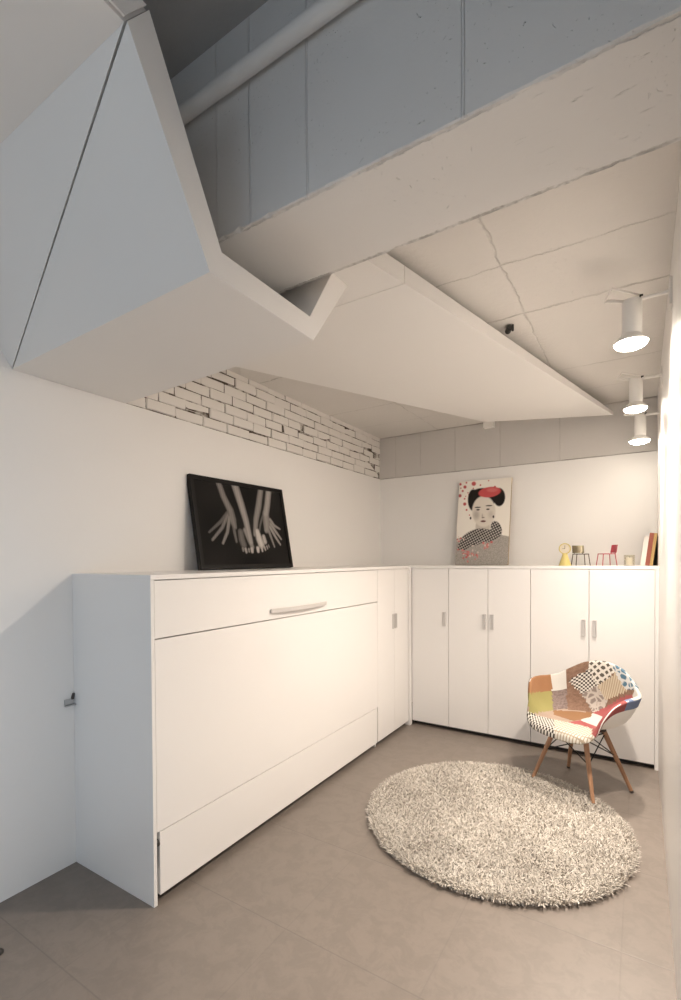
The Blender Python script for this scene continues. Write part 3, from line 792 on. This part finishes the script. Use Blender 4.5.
# portrait canvas leaning on the back wall
pw, ph = 0.475, 0.785
po = thing('portrait_canvas', 'unframed portrait canvas of a dark-haired woman in a red headpiece', 'canvas', (1.074, -0.135, HC+0.0040), 0.0)
lean_p = math.atan2(0.100, ph)
Mp = Matrix.Rotation(-lean_p, 4, 'X')
bm = bmesh.new()
vs = bx(bm, -pw/2, pw/2, 0.0, 0.028, 0, ph)
for v in bm.verts:
    v.co.x += 0.012*(v.co.z/ph)
    v.co = Mp @ v.co
M['canvas'] = plain('canvas_edge', (0.42, 0.31, 0.20), 0.8)
obj('stretcher', bm, M['canvas'], po)
def portrait(U, V):
    TL, TR, BR, BL = (158, 120), (545, 98), (515, 750), (112, 745)
    v1 = 1-V
    X = (1-v1)*((1-U)*TL[0]+U*TR[0])+v1*((1-U)*BL[0]+U*BR[0]); Y = (1-v1)*((1-U)*TL[1]+U*TR[1])+v1*((1-U)*BL[1]+U*BR[1])
    c = np.zeros(U.shape+(3,)); c[:] = (0.80, 0.76, 0.69)
    def put(mask, col, soft=None):
        mk = np.clip(mask, 0, 1)[..., None]; c[:] = c*(1-mk)+np.array(col)*mk
    def ell(cx, cy, rx_, ry_, e=10.0, rot=0.0):
        dx_, dy_ = X-cx, Y-cy; ca, sa = math.cos(rot), math.sin(rot)
        a = (dx_*ca+dy_*sa)/rx_; b = (-dx_*sa+dy_*ca)/ry_
        return np.clip((1-np.sqrt(a*a+b*b))*e, 0, 1)
    nz = np.sin(X*0.9+3*np.sin(Y*0.11))*np.sin(Y*0.7+2*np.sin(X*0.13))
    rr = random.Random(3)
    for cx, cy, r in ((268, 137, 20), (200, 160, 15), (165, 138, 12), (182, 190, 10), (160, 226, 15), (212, 128, 8), (318, 150, 8), (233, 220, 11), (196, 290, 15), (196, 250, 8), (210, 335, 9), (222, 205, 6), (168, 168, 6), (240, 400, 7), (380, 118, 6), (264, 172, 6), (232, 375, 6), (205, 232, 5)):
        put(ell(cx, cy, r, r, 3), (0.47, 0.10, 0.10))
    # shoulders and jacket
    jk = np.clip((Y-(500+0.0016*(X-330)**2*0+np.abs(X-350)*0.22))/6, 0, 1)
    g_ = 0.34+0.05*nz+0.16*(np.random.default_rng(5).random(U.shape)-0.5)
    for k in range(3): c[..., k] = c[..., k]*(1-jk)+jk*g_*(1.0, 0.93, 0.85)[k]
    put(ell(330, 250, 110, 82, 10), (0.018, 0.015, 0.013)); put(ell(262, 262, 44, 88, 8), (0.018, 0.015, 0.013)); put(ell(455, 245, 46, 74, 8), (0.018, 0.015, 0.013))
    put(ell(332, 470, 58, 90, 8), (0.52, 0.47, 0.41))                       # neck
    put(ell(340, 350, 92, 122, 10), (0.66, 0.61, 0.54))                     # face
    put(ell(285, 375, 34, 48, 1.4)*0.55, (0.26, 0.22, 0.19)); put(ell(392, 375, 28, 40, 1.4)*0.4, (0.36, 0.31, 0.27))
    put(ell(296, 318, 28, 6, 3), (0.03, 0.025, 0.02)); put(ell(380, 308, 30, 6, 3), (0.03, 0.025, 0.02))    # brows
    put(ell(298, 336, 16, 7, 3), (0.05, 0.04, 0.035)); put(ell(372, 334, 16, 7, 3), (0.05, 0.04, 0.035))    # eyes
    put(ell(330, 385, 9, 26, 1.5)*0.5, (0.22, 0.18, 0.15)); put(ell(336, 396, 15, 6, 2)*0.8, (0.12, 0.09, 0.08))
    put(ell(336, 424, 24, 9, 3), (0.13, 0.05, 0.05))
    put(ell(240, 398, 8, 13, 3), (0.05, 0.04, 0.04)); put(ell(412, 392, 8, 13, 3), (0.05, 0.04, 0.04))      # earrings
    put(ell(385, 205, 88, 42, 7, -0.12), (0.50, 0.085, 0.085)); put(ell(405, 190, 50, 20, 2)*0.35, (0.70, 0.28, 0.26)); put(ell(425, 168, 9, 12, 3), (0.50, 0.085, 0.085))
    sc = np.maximum(np.maximum(ell(270, 545, 125, 62, 8, -0.35), ell(345, 535, 120, 52, 8, -0.12)), np.maximum(ell(432, 485, 42, 66, 8, -0.3), ell(195, 590, 70, 42, 8, -0.6)))
    dots = (np.sin(X*0.24+Y*0.08)*np.sin(Y*0.24-X*0.08) > 0.15)*0.42
    for k in range(3): c[..., k] = c[..., k]*(1-sc)+sc*(0.035+dots)*(1, .93, .86)[k]
    for _ in range(46):
        a, b = (rr.gauss(215, 38), rr.gauss(670, 26)) if rr.random() < .6 else ((rr.gauss(150, 16), rr.gauss(575, 24)) if rr.random() < .5 else (rr.gauss(368, 16), rr.gauss(600, 22)))
        put(ell(a, b, rr.uniform(5, 12), rr.uniform(5, 12), 3), rr.choice([(0.50, 0.11, 0.11), (0.55, 0.20, 0.19), (0.62, 0.50, 0.45)]))
    return c
print_mesh('print', pw, ph, 110, 180, portrait, po, lambda u, v: Mp @ Vector((-pw/2+pw*u+0.012*v, -0.0008, ph*v)), 0.6)

# ------------------------------------------------------------------ small things on the back worktop
M['yellow'] = plain('mustard', (0.52, 0.43, 0.16), 0.45); M['dial'] = plain('dial_cream', (0.66, 0.60, 0.50), 0.5)
YS = -0.30
ck = thing('table_clock', 'mustard table clock with a round dial on a cone foot', 'clock', (1.798, -0.37, HC))
bm = bmesh.new(); lathe(bm, [(0, 0), (0.044, 0), (0.045, 0.004), (0.022, 0.075), (0.017, 0.098), (0, 0.10)], n=28); obj('foot', bm, M['yellow'], ck, smooth=True)
bm = bmesh.new()
R1 = Matrix.Rotation(PI/2, 4, 'X')
lathe(bm, [(0.036, -0.012), (0.043, -0.012), (0.043, 0.016), (0.036, 0.016), (0.036, -0.012)], n=32)
for v in bm.verts: v.co = R1 @ v.co + Vector((0, 0, 0.133))
obj('rim', bm, M['yellow'], ck, smooth=True)
bm = bmesh.new(); lathe(bm, [(0, -0.008), (0.037, -0.008), (0.037, 0.008), (0, 0.008)], n=32)
for v in bm.verts: v.co = R1 @ v.co + Vector((0, 0, 0.133))
obj('dial', bm, M['dial'], ck, smooth=True)
bm = bmesh.new(); bx(bm, -0.0015, 0.0015, -0.0105, -0.0085, 0.133, 0.158); bx(bm, -0.018, 0.0015, -0.0105, -0.0085, 0.1315, 0.1345)
obj('hands', bm, M['plinth'], ck)

def mini(name_label, loc, rz, seatc, backc, legc):
    u = thing('miniature_chair', name_label, 'model chair', loc, rz, 'miniature chairs on the worktop'); u.scale = (1.06, 1.06, 1.10)
    bm = bmesh.new(); bx(bm, -0.044, 0.044, -0.044, 0.044, 0.079, 0.085); obj('seat', bm, seatc, u, bevel=0.002)
    bm = bmesh.new()      # curved back
    n_ = 10; lo, hi = [], []
    rows_ = []
    for z, yy in ((0.090, 0.046), (0.146, 0.056)):
        for off in (0, 0.004):
            rows_.append([bm.verts.new((-0.042+0.084*i/n_, yy+off-0.010*(1-(2*i/n_-1)**2)*-1, z)) for i in range(n_+1)])
    a, b, c_, d_ = rows_
    for i in range(n_):
        for p, q in ((a, c_), (d_, b), (b, a), (c_, d_)): bm.faces.new((p[i], p[i+1], q[i+1], q[i]))
    for i in (0, n_): bm.faces.new((a[i], c_[i], d_[i], b[i]))
    obj('backrest', bm, backc, u, smooth=True)
    for sx in (-1, 1):
        for sy in (-1, 1):
            bm = bmesh.new(); tube(bm, [(sx*0.041, sy*0.041, 0.080), (sx*0.050, sy*0.050, 0.0)], 0.0032, 8)
            obj('leg', bm, legc, u, smooth=True)
        bm = bmesh.new(); tube(bm, [(sx*0.030, 0.042, 0.081), (sx*0.030, 0.056, 0.100)], 0.003, 8); obj('back_support', bm, legc, u, smooth=True)
M['olive'] = plain('olive_metal', (0.20, 0.17, 0.11), 0.25, 0.5); M['dkbrown'] = plain('dark_brown', (0.07, 0.045, 0.03), 0.4)
M['redp'] = plain('red_plastic', (0.42, 0.06, 0.085), 0.4)
mini('miniature olive chair with dark legs beside the table clock', (1.895, -0.235, HC), math.radians(25), M['dkbrown'], M['olive'], M['dkbrown'])
mini('miniature red chair standing next to the candle glass', (2.0755, -0.24, HC), math.radians(-62), M['redp'], M['redp'], M['redp'])

gv = thing('candle_glass', 'small clear glass tumbler holding a white candle', 'candle', (2.228, YS, HC))
t = NT('clear_glass'); tr2 = t.n('ShaderNodeBsdfTransparent'); gl2 = t.n('ShaderNodeBsdfGlossy'); gl2.inputs['Roughness'].default_value = 0.05
tr2.inputs[0].default_value = (0.93, 0.92, 0.88, 1); lw = t.n('ShaderNodeLayerWeight', i_Blend=0.35); mx2 = t.n('ShaderNodeMixShader', i_0=t.math('MULTIPLY', lw.outputs['Facing'], 0.45))
t.t.links.new(tr2.outputs[0], mx2.inputs[1]); t.t.links.new(gl2.outputs[0], mx2.inputs[2]); t.t.links.new(mx2.outputs[0], t.t.nodes['Material Output'].inputs[0])
M['cglass'] = t.m
bm = bmesh.new(); lathe(bm, [(0, 0), (0.034, 0), (0.035, 0.004), (0.036, 0.080), (0.0335, 0.080), (0.0325, 0.006), (0, 0.006)], n=32); obj('tumbler', bm, M['cglass'], gv, smooth=True)
bm = bmesh.new(); lathe(bm, [(0, 0.0065), (0.022, 0.0065), (0.022, 0.058), (0.016, 0.061), (0, 0.059)], n=24)
cd = obj('candle', bm, plain('wax', (0.82, 0.79, 0.72), 0.5), gv, smooth=True)
bm = bmesh.new(); tube(bm, [(0, 0, 0.058), (0.001, 0, 0.068)], 0.0012, 6); obj('wick', bm, M['plinth'], cd)

# books leaning on the right wall
BK = [(2.2965, 0.030, 0.218, 7.0, (0.72, 0.68, 0.63), -0.30, 'white book leaning at the free end of the row by the right wall'),
      (2.3275, 0.027, 0.240, 7.0, (0.30, 0.085, 0.055), -0.30, 'dark red book leaning between the white and the tan one'),
      (2.3555, 0.019, 0.238, 7.0, (0.47, 0.31, 0.12), -0.30, 'tan yellow book leaning between the red and the black one'),
      (2.3815, 0.0235, 0.235, 0.0, (0.03, 0.028, 0.027), -0.118, 'black book standing upright against the right wall')]
for x, th, h, an, colr, yb, lab in BK:
    dp = 0.17 if an else 0.11
    u = thing('book', lab, 'book', (x, yb, HC), 0, 'books at the right end of the worktop')
    Rb = Matrix.Rotation(math.radians(an), 4, 'Y')
    def rb(b):
        for v in b.verts:
            v.co = Rb @ v.co; v.co.z += math.sin(math.radians(an))*th+0.0003
        return b
    cov = plain('cover', colr, 0.55)
    b = bmesh.new(); bx(b, 0, 0.002, 0, dp, 0, h); bx(b, th-0.002, th, 0, dp, 0, h); bx(b, 0.002, th-0.002, 0, 0.003, 0, h)
    obj('cover', rb(b), cov, u)
    b = bmesh.new(); bx(b, 0.0022, th-0.0022, 0.0032, dp-0.004, 0.003, h-0.003)
    obj('pages', rb(b), plain('paper', (0.78, 0.74, 0.66), 0.8), u)

# ------------------------------------------------------------------ world, camera, view
w_ = bpy.data.worlds.new('World'); SC.world = w_; w_.use_nodes = True
bg = w_.node_tree.nodes['Background']; bg.inputs[0].default_value = (0.72, 0.86, 1.0, 1); bg.inputs[1].default_value = 1.0

yaw, pitch, roll = 0.5593, -0.0153, -0.0059
F_ = Vector((-math.sin(yaw)*math.cos(pitch), math.cos(yaw)*math.cos(pitch), math.sin(pitch)))
r_ = Vector((math.cos(yaw), math.sin(yaw), 0)); u_ = r_.cross(F_)
Rr = r_*math.cos(roll)+u_*math.sin(roll); Uu = -r_*math.sin(roll)+u_*math.cos(roll)
cam = bpy.data.cameras.new('Camera'); co = bpy.data.objects.new('Camera', cam); COL.objects.link(co)
co.matrix_world = Matrix(((Rr.x, Uu.x, -F_.x, 2.3013), (Rr.y, Uu.y, -F_.y, -4.4814), (Rr.z, Uu.z, -F_.z, 1.45), (0, 0, 0, 1)))
cam.sensor_fit = 'AUTO'; cam.sensor_width = 36.0; cam.lens = 479.97/1000*36; cam.shift_y = 0.0665; cam.clip_start = 0.02
SC.camera = co
SC.view_settings.view_transform = 'Standard'; SC.view_settings.look = 'None'
SC.view_settings.gamma = 1.0; SC.view_settings.use_curve_mapping = False; SC.view_settings.exposure = 0.30
SC.cycles.use_denoising = True
SC.cycles.max_bounces = 14; SC.cycles.diffuse_bounces = 8; SC.cycles.glossy_bounces = 4; SC.cycles.transmission_bounces = 8
SC.cycles.caustics_reflective = False; SC.cycles.caustics_refractive = False; SC.cycles.sample_clamp_indirect = 6.0
